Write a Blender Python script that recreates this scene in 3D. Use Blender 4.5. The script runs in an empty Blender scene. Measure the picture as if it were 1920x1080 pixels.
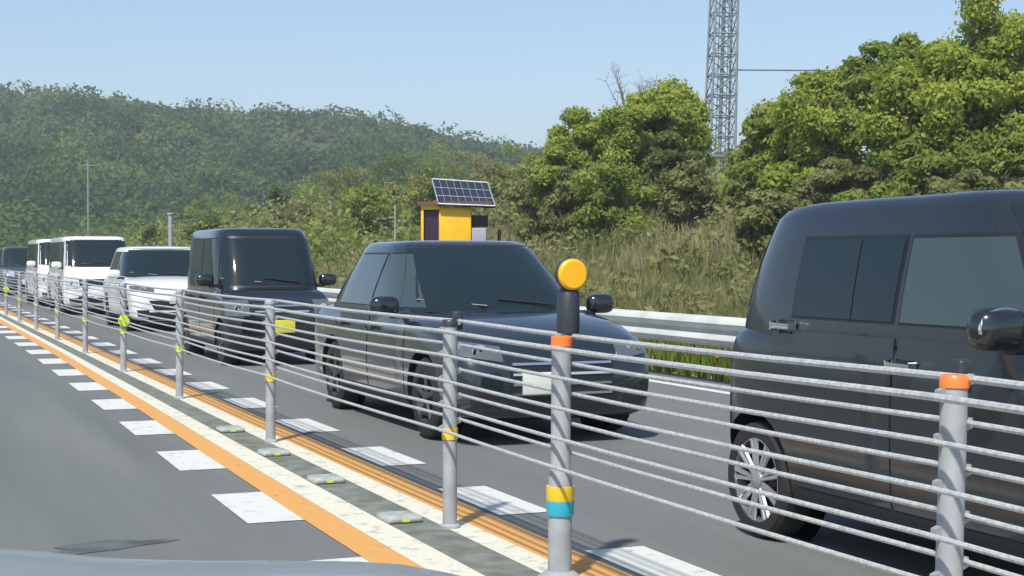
import bpy, bmesh, math, random
import numpy as np
from mathutils import Vector, Matrix
from mathutils.bvhtree import BVHTree
R = math.radians
random.seed(7); rng = np.random.default_rng(11)
scene = bpy.context.scene
C = scene.collection

# ------------------------------------------------------------------ camera
F, HOR, VPX, H = 2900.0, 480.0, -222.0, 1.443        # focal length in photo px, horizon row, road vanishing column, eye height
TH = math.atan((960-VPX)/F); CT, ST = math.cos(TH), math.sin(TH)
cam_d = bpy.data.cameras.new('camera'); cam = bpy.data.objects.new('camera', cam_d); C.objects.link(cam)
cam_d.sensor_width = 36; cam_d.lens = F/1920*36; cam_d.clip_start = .05; cam_d.clip_end = 6000
cam.location = (0, 0, H)
cam.rotation_euler = (R(90)-math.atan((540-HOR)/F), 0, -TH)
scene.camera = cam
# ------------------------------------------------------------------ sky, sun, exposure
SUN_EL, SUN_AZ = 54, -140          # azimuth clockwise from +Y (the road ahead)
w = bpy.data.worlds.new('World'); scene.world = w; w.use_nodes = True
nt = w.node_tree; bg = nt.nodes['Background']
sky = nt.nodes.new('ShaderNodeTexSky'); sky.sky_type = 'NISHITA'; sky.sun_disc = False
sky.sun_elevation = R(SUN_EL); sky.sun_rotation = R(SUN_AZ)
sky.air_density = 1.0; sky.dust_density = 1.1; sky.ozone_density = 2.0; sky.altitude = 300
nt.links.new(sky.outputs[0], bg.inputs[0]); bg.inputs[1].default_value = .13
sd = bpy.data.lights.new('sun', 'SUN'); sd.energy = 4.3; sd.angle = R(2.2); sd.color = (1, .95, .86)
sun = bpy.data.objects.new('sun', sd); C.objects.link(sun)
tosun = Vector((math.sin(R(SUN_AZ))*math.cos(R(SUN_EL)), math.cos(R(SUN_AZ))*math.cos(R(SUN_EL)), math.sin(R(SUN_EL))))
sun.rotation_euler = tosun.to_track_quat('Z', 'Y').to_euler()
vs = scene.view_settings
scene.display_settings.display_device = 'sRGB'
vs.view_transform = 'Standard'; vs.look = 'None'; vs.gamma = 1; vs.use_curve_mapping = False
vs.exposure = .33
scene.cycles.pixel_filter_width = 2.8
scene.cycles.volume_bounces = 0

# ------------------------------------------------------------------ helpers
def tag(o, label=None, cat=None, group=None, kind=None):
    if label: o['label'] = label
    if cat: o['category'] = cat
    if group: o['group'] = group
    if kind: o['kind'] = kind
    return o
def empty(name, loc=(0, 0, 0), rz=0):
    o = bpy.data.objects.new(name, None); C.objects.link(o)
    o.location = loc; o.rotation_euler = (0, 0, rz); o.empty_display_size = .2
    return o
def uv2w(x, z):        # photo column and camera depth -> ground point (X right of road, Y along road)
    xc = (x-960)/F*z
    return (xc*CT+z*ST, z*CT-xc*ST)
def hgt(y, z):         # photo row at camera depth -> height
    return H+(HOR-y)/F*z

def mat(name, col, rough=.6, metal=0., spec=.5, coat=0., noise=None, bump=0., bscale=20, col2=None, trans=0., emis=None):
    m = bpy.data.materials.new(name); m.use_nodes = True
    n = m.node_tree; L = n.links; b = n.nodes['Principled BSDF']
    b.inputs['Base Color'].default_value = (*col, 1)
    b.inputs['Roughness'].default_value = rough; b.inputs['Metallic'].default_value = metal
    b.inputs['Specular IOR Level'].default_value = spec; b.inputs['Coat Weight'].default_value = coat
    b.inputs['Coat Roughness'].default_value = .05
    tc = n.nodes.new('ShaderNodeTexCoord')
    if noise:
        sc, amt = noise
        t = n.nodes.new('ShaderNodeTexNoise'); t.inputs['Scale'].default_value = sc; t.inputs['Detail'].default_value = 5
        L.new(tc.outputs['Object'], t.inputs['Vector'])
        r = n.nodes.new('ShaderNodeValToRGB')
        c2 = col2 or tuple(c*(1-amt) for c in col)
        c1 = col if col2 else tuple(min(1, c*(1+amt)) for c in col)
        r.color_ramp.elements[0].position = .36; r.color_ramp.elements[1].position = .64
        r.color_ramp.elements[0].color = (*c2, 1); r.color_ramp.elements[1].color = (*c1, 1)
        L.new(t.outputs['Fac'], r.inputs['Fac']); L.new(r.outputs['Color'], b.inputs['Base Color'])
    if bump:
        t2 = n.nodes.new('ShaderNodeTexNoise'); t2.inputs['Scale'].default_value = bscale; t2.inputs['Detail'].default_value = 4
        L.new(tc.outputs['Object'], t2.inputs['Vector'])
        bn = n.nodes.new('ShaderNodeBump'); bn.inputs['Strength'].default_value = bump; bn.inputs['Distance'].default_value = .02
        L.new(t2.outputs['Fac'], bn.inputs['Height']); L.new(bn.outputs[0], b.inputs['Normal'])
    return m

def leafmat(name, ca, cb, cc, scale=.9, tr=.5):
    m = bpy.data.materials.new(name); m.use_nodes = True
    n = m.node_tree; L = n.links; b = n.nodes['Principled BSDF']; out = n.nodes['Material Output']
    tc = n.nodes.new('ShaderNodeTexCoord')
    t = n.nodes.new('ShaderNodeTexNoise'); t.inputs['Scale'].default_value = scale; t.inputs['Detail'].default_value = 3; t.inputs['Roughness'].default_value = .7
    L.new(tc.outputs['Object'], t.inputs['Vector'])
    r = n.nodes.new('ShaderNodeValToRGB'); e = r.color_ramp.elements
    e[0].position = .33; e[0].color = (*ca, 1); e[1].position = .68; e[1].color = (*cc, 1)
    k = e.new(.5); k.color = (*cb, 1)
    L.new(t.outputs['Fac'], r.inputs['Fac']); L.new(r.outputs['Color'], b.inputs['Base Color'])
    b.inputs['Roughness'].default_value = .7; b.inputs['Specular IOR Level'].default_value = .25
    tl = n.nodes.new('ShaderNodeBsdfTranslucent'); L.new(r.outputs['Color'], tl.inputs['Color'])
    mx = n.nodes.new('ShaderNodeMixShader'); mx.inputs[0].default_value = tr
    L.new(b.outputs[0], mx.inputs[1]); L.new(tl.outputs[0], mx.inputs[2]); L.new(mx.outputs[0], out.inputs['Surface'])
    return m

class MB:
    def __init__(s): s.v = []; s.f = []
    def add(s, vs_, fs_):
        k = len(s.v); s.v += [tuple(a) for a in vs_]; s.f += [tuple(i+k for i in f) for f in fs_]
    def box(s, x0, y0, z0, x1, y1, z1, ch=0.):
        if ch <= 0:
            s.add([(x0,y0,z0),(x1,y0,z0),(x1,y1,z0),(x0,y1,z0),(x0,y0,z1),(x1,y0,z1),(x1,y1,z1),(x0,y1,z1)],
                  [(0,3,2,1),(4,5,6,7),(0,1,5,4),(1,2,6,5),(2,3,7,6),(3,0,4,7)]); return
        bm = bmesh.new(); bmesh.ops.create_cube(bm, size=1)
        for q in bm.verts: q.co = Vector(((x0+x1)/2+q.co.x*(x1-x0), (y0+y1)/2+q.co.y*(y1-y0), (z0+z1)/2+q.co.z*(z1-z0)))
        bmesh.ops.bevel(bm, geom=bm.edges[:], offset=ch, segments=3, profile=.5, affect='EDGES')
        bm.verts.index_update(); s.add([q.co for q in bm.verts], [[q.index for q in f.verts] for f in bm.faces]); bm.free()
    def tube(s, pts, rad, n=8, cap=True):
        pts = [Vector(p) for p in pts]
        rs = rad if hasattr(rad, '__len__') else [rad]*len(pts)
        base = len(s.v)
        for i, p in enumerate(pts):
            d = (pts[min(i+1, len(pts)-1)]-pts[max(i-1, 0)]).normalized()
            a = d.cross(Vector((0, 0, 1)) if abs(d.z) < .9 else Vector((1, 0, 0))).normalized(); b = d.cross(a)
            for k in range(n):
                t = 2*math.pi*k/n; s.v.append(tuple(p+(a*math.cos(t)+b*math.sin(t))*rs[i]))
        for i in range(len(pts)-1):
            for k in range(n):
                k2 = (k+1) % n
                s.f.append((base+i*n+k, base+i*n+k2, base+(i+1)*n+k2, base+(i+1)*n+k))
        if cap:
            s.f.append(tuple(base+k for k in range(n))[::-1]); s.f.append(tuple(base+(len(pts)-1)*n+k for k in range(n)))
    def lathe(s, prof, n=24, c=(0, 0, 0), axis='z', cap=True):
        base = len(s.v)
        for r_, z_ in prof:
            for k in range(n):
                t = 2*math.pi*k/n; a, b = r_*math.cos(t), r_*math.sin(t)
                p = (a, b, z_) if axis == 'z' else ((a, z_, b) if axis == 'y' else (z_, a, b))
                s.v.append((p[0]+c[0], p[1]+c[1], p[2]+c[2]))
        for i in range(len(prof)-1):
            for k in range(n):
                k2 = (k+1) % n; s.f.append((base+i*n+k, base+i*n+k2, base+(i+1)*n+k2, base+(i+1)*n+k))
        if not cap: return
        s.f.append(tuple(base+k for k in range(n))); s.f.append(tuple(base+(len(prof)-1)*n+k for k in range(n)))
    def build(s, name, m, parent=None, smooth=True, ang=40):
        me = bpy.data.meshes.new(name); me.from_pydata(s.v, [], s.f)
        bm = bmesh.new(); bm.from_mesh(me); bmesh.ops.recalc_face_normals(bm, faces=bm.faces[:]); bm.to_mesh(me); bm.free()
        if smooth:
            me.polygons.foreach_set('use_smooth', [True]*len(me.polygons)); me.set_sharp_from_angle(angle=R(ang))
        me.materials.append(m)
        o = bpy.data.objects.new(name, me); C.objects.link(o)
        if parent: o.parent = parent
        return o
def npmesh(name, V, Q, m, parent=None, smooth=False):
    me = bpy.data.meshes.new(name); nv, nf = len(V), len(Q); k = Q.shape[1]
    me.vertices.add(nv); me.vertices.foreach_set('co', np.asarray(V, np.float32).ravel())
    me.loops.add(nf*k); me.loops.foreach_set('vertex_index', np.asarray(Q, np.int32).ravel())
    me.polygons.add(nf); me.polygons.foreach_set('loop_start', np.arange(nf, dtype=np.int32)*k)
    me.update(calc_edges=True); me.validate()
    if smooth: me.polygons.foreach_set('use_smooth', [True]*nf)
    me.materials.append(m)
    o = bpy.data.objects.new(name, me); C.objects.link(o)
    if parent: o.parent = parent
    return o
def struct(o): o['kind'] = 'structure'; return o

# ------------------------------------------------------------------ materials
M = {}
def asphalt():
    m = bpy.data.materials.new('asphalt'); m.use_nodes = True; n = m.node_tree; L = n.links; b = n.nodes['Principled BSDF']
    tc = n.nodes.new('ShaderNodeTexCoord')
    a = n.nodes.new('ShaderNodeTexNoise'); a.inputs['Scale'].default_value = 55; a.inputs['Detail'].default_value = 6
    mp = n.nodes.new('ShaderNodeMapping'); mp.inputs['Scale'].default_value = (1.2, .09, 1)
    c = n.nodes.new('ShaderNodeTexNoise'); c.inputs['Scale'].default_value = 1.3; c.inputs['Detail'].default_value = 4
    L.new(tc.outputs['Object'], a.inputs['Vector']); L.new(tc.outputs['Object'], mp.inputs[0]); L.new(mp.outputs[0], c.inputs['Vector'])
    ad = n.nodes.new('ShaderNodeMath'); ad.operation = 'MULTIPLY_ADD'; ad.inputs[1].default_value = .35
    L.new(a.outputs['Fac'], ad.inputs[0]); L.new(c.outputs['Fac'], ad.inputs[2])
    r = n.nodes.new('ShaderNodeValToRGB'); e = r.color_ramp.elements
    e[0].position = .45; e[0].color = (.105, .116, .114, 1); e[1].position = .9; e[1].color = (.155, .167, .162, 1)
    L.new(ad.outputs[0], r.inputs[0]); L.new(r.outputs[0], b.inputs['Base Color']); b.inputs['Roughness'].default_value = .85
    bn = n.nodes.new('ShaderNodeBump'); bn.inputs['Strength'].default_value = .3; bn.inputs['Distance'].default_value = .01
    L.new(a.outputs['Fac'], bn.inputs['Height']); L.new(bn.outputs[0], b.inputs['Normal'])
    return m
M['asphalt'] = asphalt()
def paintmat(name, col, wear):
    m = mat(name, col, .7); n = m.node_tree; L = n.links; b = n.nodes['Principled BSDF']
    tc = n.nodes.new('ShaderNodeTexCoord'); t = n.nodes.new('ShaderNodeTexNoise'); t.inputs['Scale'].default_value = 9; t.inputs['Detail'].default_value = 8; t.inputs['Roughness'].default_value = .7
    L.new(tc.outputs['Object'], t.inputs['Vector'])
    r = n.nodes.new('ShaderNodeValToRGB'); e = r.color_ramp.elements
    e[0].position = .30; e[0].color = (.2, .2, .19, 1); e[1].position = .30+wear; e[1].color = (*col, 1)
    L.new(t.outputs['Fac'], r.inputs[0]); L.new(r.outputs[0], b.inputs['Base Color']); return m
M['white'] = paintmat('white_road_paint', (.58, .60, .57), .14)
M['cream'] = paintmat('cream_road_paint', (.62, .61, .50), .16)
M['orange'] = paintmat('orange_road_paint', (.60, .31, .085), .12)
M['strip'] = mat('dark_median_surface', (.15, .165, .14), .9, noise=(6, .25), bump=.4)
M['grassground'] = mat('verge_soil_and_grass', (.20, .21, .08), .95, noise=(1.1, .3), col2=(.12, .15, .05), bump=.6, bscale=8)
M['galv'] = mat('galvanised_steel', (.40, .42, .43), .45, .35, noise=(12, .12))
M['postgrey'] = mat('grey_post_paint', (.33, .35, .36), .55, .1, noise=(7, .12))
M['rope'] = mat('steel_rope', (.46, .48, .48), .5, .2, noise=(60, .18))
M['railwhite'] = mat('white_rail_paint', (.52, .54, .51), .5, noise=(3, .1))
M['capdark'] = mat('dark_plastic', (.03, .035, .045), .4)
M['capor'] = mat('orange_reflective_tape', (.85, .20, .04), .35)
M['yel'] = mat('yellow_reflective_tape', (.75, .52, .03), .35)
M['cyan'] = mat('blue_reflective_tape', (.03, .38, .52), .35)
M['lime'] = mat('lime_reflective_tape', (.58, .72, .02), .35)
M['amber'] = mat('amber_reflector', (.85, .43, .01), .4)
M['stud'] = mat('grey_stud', (.33, .36, .34), .7, noise=(20, .2))
M['tyre'] = mat('rubber', (.018, .018, .02), .8)
M['rim'] = mat('alloy', (.5, .52, .54), .3, .8)
M['rimdark'] = mat('grey_wheel_cover', (.07, .075, .08), .5, .5)
M['black'] = mat('black_trim', (.012, .013, .015), .45)
M['well'] = mat('wheel_well_dark', (.006, .006, .006), .95)
M['glass'] = mat('tinted_glass', (.010, .020, .024), .05, 0, .5)
M['glasslight'] = mat('light_tinted_glass', (.04, .06, .062), .06, 0, .7, coat=.3)
M['lens'] = mat('headlight_lens', (.55, .58, .6), .1, .3, coat=.8)
M['lensd'] = mat('smoked_headlight_lens', (.12, .14, .15), .08, .3, coat=.8)
M['chrome'] = mat('chrome', (.75, .77, .8), .12, 1)
M['platew'] = mat('white_number_plate', (.62, .65, .60), .4)
M['platey'] = mat('yellow_number_plate', (.62, .56, .03), .4)
M['redlens'] = mat('tail_lens', (.25, .01, .01), .15, coat=.5)
M['p_black'] = mat('black_car_paint', (.009, .012, .015), .2, .1, .5, 1.)
M['p_suv'] = mat('charcoal_car_paint', (.012, .020, .026), .22, .1, .5, 1.)
M['p_grey'] = mat('gunmetal_car_paint', (.016, .023, .030), .3, .2, .5, .7)
M['p_white'] = mat('white_car_paint', (.72, .73, .74), .3, 0, .5, .8)
M['p_blue'] = mat('slate_blue_car_paint', (.06, .075, .10), .28, .3, .5, 1.)
M['p_silver'] = mat('silver_blue_bonnet_paint', (.25, .285, .29), .42, .2, .5, .3, noise=(3, .05))
M['solar'] = mat('solar_cells', (.025, .03, .05), .15, .2, .6, coat=.5)
M['signyel'] = mat('yellow_sign_enamel', (.80, .46, .015), .4, noise=(4, .08))
M['signdark'] = mat('dark_display_face', (.03, .012, .035), .4)
M['boxgrey'] = mat('grey_control_box', (.33, .33, .38), .5)
M['rust'] = mat('brown_steel', (.13, .07, .05), .7)
M['bark'] = mat('bark', (.10, .085, .06), .9, noise=(6, .35), bump=.5)
M['twig'] = mat('grey_twigs', (.20, .19, .18), .9)
M['lattice'] = mat('tower_steel', (.20, .235, .25), .6, .1, noise=(2, .15))
M['wire'] = mat('power_cable', (.12, .13, .14), .6)
M['leafA'] = leafmat('yellow_green_leaves', (.20, .27, .045), (.32, .39, .06), (.45, .50, .10), .8)
M['leafB'] = leafmat('mid_green_leaves', (.16, .23, .045), (.25, .32, .06), (.36, .42, .10), .8)
M['leafC'] = leafmat('dark_green_leaves', (.09, .13, .04), (.14, .19, .05), (.20, .25, .07), .8)
M['leafO'] = leafmat('olive_leaves', (.16, .18, .06), (.26, .27, .10), (.38, .36, .17), .7)
M['leafH'] = leafmat('hillside_forest_leaves', (.045, .095, .03), (.095, .165, .045), (.20, .27, .07), .045)
M['reed'] = leafmat('dry_and_green_grass', (.19, .205, .08), (.30, .29, .13), (.42, .37, .23), .35, .5)
M['grassb'] = leafmat('verge_grass', (.06, .10, .012), (.12, .17, .02), (.2, .22, .05), .6, .3)
M['hill'] = mat('hill_soil', (.04, .055, .025), .95, noise=(.05, .3))
M['flower'] = mat('orange_flowers', (.7, .16, .03), .6)

# ------------------------------------------------------------------ ground and road
def noise2(x, y, s):
    return (np.sin(x*s+1.3*np.sin(y*s*.7+2))+np.sin(y*s*1.1+1.7*np.sin(x*s*.6))+.5*np.sin((x+y)*s*2.3))/2.5
def ss(a, b, x):
    t = np.clip((x-a)/(b-a), 0, 1); return t*t*(3-2*t)
def bank(v, u):
    v = np.asarray(v, float); u = np.asarray(u, float)
    g = 2.9*ss(9.3, 26, v)+ss(24, 90, v)*4.0
    g = g*(1+.0*u)+ss(9.4, 12, v)*.18*noise2(v, u, .5)+ss(12, 20, v)*.3*noise2(v, u, .16)
    return g - .012
def gridmesh(name, xs, ys, fz, m, smooth=True):
    X, Y = np.meshgrid(xs, ys); Z = fz(X, Y); nx = len(xs)
    V = np.stack([X.ravel(), Y.ravel(), Z.ravel()], 1)
    i, j = np.meshgrid(np.arange(nx-1), np.arange(len(ys)-1)); a = (j*nx+i).ravel()
    return npmesh(name, V, np.stack([a, a+1, a+nx+1, a+nx], 1), m, smooth=smooth)
xs = np.concatenate([[-3000, -800, -200, -60, -20, -8], np.arange(-2, 8.9, 3), np.arange(9, 30, .6), np.arange(30, 140, 4), [200, 600, 3000]])
ys = np.concatenate([[-1500, -300, -60], np.arange(-20, 90, 1.5), np.arange(90, 300, 8), [500, 1200, 3500]])
struct(gridmesh('ground', xs, ys, lambda X, Y: np.where(X > 9, bank(X, Y), -.012), M['grassground']))
U0, U1 = -12, 240
def strip(name, e0, e1, z, m, us=None):
    us = us if us is not None else np.concatenate([np.arange(U0, 60, 2), np.arange(60, U1+1, 10)])
    b = MB()
    for i, u in enumerate(us): b.v += [(e0(u), u, z), (e1(u), u, z)]
    b.f = [(2*i, 2*i+1, 2*i+3, 2*i+2) for i in range(len(us)-1)]
    return struct(b.build(name, m, smooth=False))
k = lambda c: (lambda u: c)
dr = lambda u: float(np.interp(u, [7, 11, 15, 19, 24, 60], [0, .05, .12, .16, .22, .28]))
strip('road', k(-3.2), k(9.0), 0., M['asphalt'])
strip('median_strip', lambda u: 2.49+.4*dr(u), k(2.79), .004, M['strip'])
strip('orange_line', lambda u: 2.11+dr(u), lambda u: 2.30+.8*dr(u), .005, M['orange'])
strip('white_line', lambda u: 2.30+.8*dr(u), lambda u: 2.50+.4*dr(u), .006, M['cream'])
strip('white_line', k(2.755), k(2.91), .006, M['cream'])
strip('orange_line', k(2.91), k(3.12), .005, M['orange'])
strip('white_line', k(8.15), k(8.30), .004, M['white'])
strip('white_line', k(-1.75), k(-1.60), .004, M['white'])
def blocks(u0, per, n, ln, e0, e1):
    b = MB()
    for i in range(-5, n):
        a = u0+per*i
        b.add([(e0(a), a, .004), (e1(a), a, .004), (e1(a+ln), a+ln, .004), (e0(a+ln), a+ln, .004)], [(0, 1, 2, 3)])
    return struct(b.build('white_block_marking', M['white'], smooth=False))
blocks(8.22, 2.2, 45, 1.08, lambda u: 1.80+dr(u), lambda u: 2.115+dr(u))
blocks(7.96, 2.17, 45, 1.05, k(3.17), k(3.49))
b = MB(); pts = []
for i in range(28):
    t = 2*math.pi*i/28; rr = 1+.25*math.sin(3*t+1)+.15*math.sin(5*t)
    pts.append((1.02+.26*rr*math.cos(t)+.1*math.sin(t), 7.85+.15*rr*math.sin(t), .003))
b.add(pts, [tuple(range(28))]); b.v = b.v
M['shadow'] = mat('painted_shadow', (.085, .093, .092), .7, noise=(5, .3))
struct(b.build('shadow_patch', M['shadow'], smooth=False))  # soft shadow on the road, painted as a thin sheet darker than the asphalt

# ------------------------------------------------------------------ cable barrier on the median
PV = 2.775
post_us = [3.57, 7.68, 11.75, 15.7, 19.6, 23.5, 27.4, 31.3, 35.2, 39.1, 43, 47, 51, 55, 59, 63, 67, 71, 75, 79, 83]
barrier = empty('cable_barrier', (PV, 0, 0))
tag(barrier, 'long grey post and steel cable barrier along the median between the two lanes', 'barrier')
clampme = []
def make_post(u, i):
    b = MB(); b.lathe([(.038, 0), (.038, 1.08), (.034, 1.095)], 18)
    b.lathe([(.055, 0), (.055, .02), (.04, .03)], 18)
    p = b.build('post', M['postgrey'], barrier); p.location = (0, u, 0); p.rotation_euler = (0, R(1.6 if i == 0 else random.uniform(-.2, .6)), 0)
    c = MB(); c.lathe([(.042, 1.072), (.042, 1.10), (.036, 1.108), (.0, 1.11)], 18); c.build('cap', M['capor'] if i < 1 else M['capdark'] if i < 2 else M['postgrey'], p)
    if i < 2: c = MB(); c.box(.035, .02, 1.05, .085, .07, 1.15, .012); c.build('cap_bracket', M['capdark'], p)
    c = MB(); c.lathe([(.0425, .475), (.0425, .535)], 18); c.build('reflective_band', M['yel'] if i < 3 else M['lime'], p)
    if i in (4, 9, 14):
        c = MB(); c.lathe([(.0, -.02), (.068, -.015), (.072, 0), (.068, .015), (0, .02)], 20, (0, -.07, .64), 'y'); c.box(-.03, -.055, .58, .03, -.03, .7)
        c.build('reflector', M['lime'], p)
    for hh in (1.05, .925, .793, .66, .53):
        if not clampme:
            c = MB(); c.add([(-.058, -.012, -.014), (.058, -.012, .033), (.058, .012, .033), (-.058, .012, -.014), (-.058, -.012, .014), (.058, -.012, .061), (.058, .012, .061), (-.058, .012, .014)], [(0,3,2,1),(4,5,6,7),(0,1,5,4),(1,2,6,5),(2,3,7,6),(3,0,4,7)])
            q = c.build('cable_clamp', M['galv'], p, smooth=False); clampme.append(q.data)
        else:
            q = bpy.data.objects.new('cable_clamp', clampme[0]); C.objects.link(q); q.parent = p
        q.location = (0, 0, hh)
for i, u in enumerate(post_us): make_post(u, i)
for hh in (1.05, .925, .793, .66, .53):
    for side, dz in ((-.062, 0), (.062, .047)):
        b = MB(); pts = []
        us = [-6, -2, 0]+post_us
        for a, c_ in zip(us[:-1], us[1:]):
            for t in np.linspace(0, 1, 5)[:-1]:
                pts.append((side, a+(c_-a)*t, hh+dz-.012*math.sin(math.pi*t)))
        b.tube(pts, .0115 if hh > 1 else .0088, 8); b.build('cable', M['rope'], barrier)
# lone delineator post, thicker, amber disc on top
dl = empty('delineator_post', (PV-.0, 6.25, 0)); tag(dl, 'thick grey delineator post with amber disc on top and yellow and blue bands', 'delineator')
dl.rotation_euler = (0, R(.5), 0)
b = MB(); b.lathe([(.053, 0), (.053, .47), (.044, .50), (.044, 1.085), (.02, 1.09)], 24); b.lathe([(.1, 0), (.1, .02), (.06, .05)], 24); b.build('post', M['postgrey'], dl)
b = MB(); b.lathe([(.048, 1.045), (.048, 1.085), (.03, 1.092)], 24); b.build('cap', M['capor'], dl)
b = MB(); b.lathe([(.061, .36), (.063, .365), (.063, .425)], 24); b.build('yellow_band', M['yel'], dl); b = MB(); b.lathe([(.060, .295), (.062, .30), (.062, .36)], 24); b.build('blue_band', M['cyan'], dl)
b = MB(); b.lathe([(.05, 1.10), (.052, 1.13), (.05, 1.28), (.03, 1.31)], 20, (.045, .03, 0)); b.build('stem', M['capdark'], dl)
b = MB(); b.lathe([(0, -.03), (.06, -.029), (.069, -.02), (.07, 0), (.066, .02), (0, .03)], 28, (.045, -.0, 1.362), 'y'); rf = b.build('reflector_disc', M['amber'], dl)
b = MB(); b.lathe([(.0705, -.008), (.073, -.006), (.073, .02), (.0705, .022)], 28, (.045, -.0, 1.362), 'y'); b.build('disc_rim', M['capdark'], rf)
# raised studs on the median
studs = [(2.60, 8.0), (2.61, 9.55), (2.62, 11.0), (2.64, 12.6)]
src = None
for i, (v_, u_) in enumerate(studs):
    if src is None:
        src = empty('road_stud'); b = MB(); b.box(-.10, -.11, 0.004, .10, .11, .04, .015); b.build('stud_body', M['stud'], src)
        b = MB(); b.box(-.02, -.118, .014, .02, -.104, .026); b.build('reflector', M['lime'], src); o = src
    else:
        o = src.copy(); C.objects.link(o)
        for ch in list(src.children):
            c = ch.copy(); C.objects.link(c); c.parent = o
    o.location = (v_, u_, 0)
    tag(o, ['raised grey road stud on the median nearest the camera, beside the second barrier post', 'raised grey road stud on the median, second nearest to the camera',
            'raised grey road stud on the median, second farthest from the camera', 'raised grey road stud on the median, farthest of the four, by the third barrier post'][i], 'road stud', 'raised studs along the median')

# ------------------------------------------------------------------ guard rail on the far shoulder
gr = empty('guard_rail', (8.65, 0, 0)); tag(gr, 'white corrugated guard rail along the far shoulder below the grassy bank', 'guard rail')
prof = [(0, .77), (-.02, .765), (-.07, .72), (-.085, .69), (-.07, .655), (-.015, .625), (-.0, .60), (-.015, .575), (-.07, .545), (-.085, .51), (-.07, .48), (-.02, .435), (0, .43)]
b = MB(); us = list(np.arange(-8, 130, 4.))
for u in us:
    b.v += [(x, u, z) for x, z in prof]+[(x+.006, u, z) for x, z in prof]
n_ = len(prof)
for i in range(len(us)-1):
    for j in range(n_-1):
        a = i*2*n_+j; b.f.append((a, a+1, a+2*n_+1, a+2*n_)); a += n_; b.f.append((a, a+2*n_, a+2*n_+1, a+1))
b.build('rail', M['railwhite'], gr)
pp = None
for u in us:
    if pp is None:
        b = MB(); b.lathe([(.055, -.1), (.055, .70), (.03, .72)], 12, (.085, 0, 0)); b.box(0, -.05, .52, .05, .05, .68); pp = b.build('post', M['railwhite'], gr); o = pp
    else:
        o = pp.copy(); C.objects.link(o)
    o.location = (0, u+2, 0)

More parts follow.
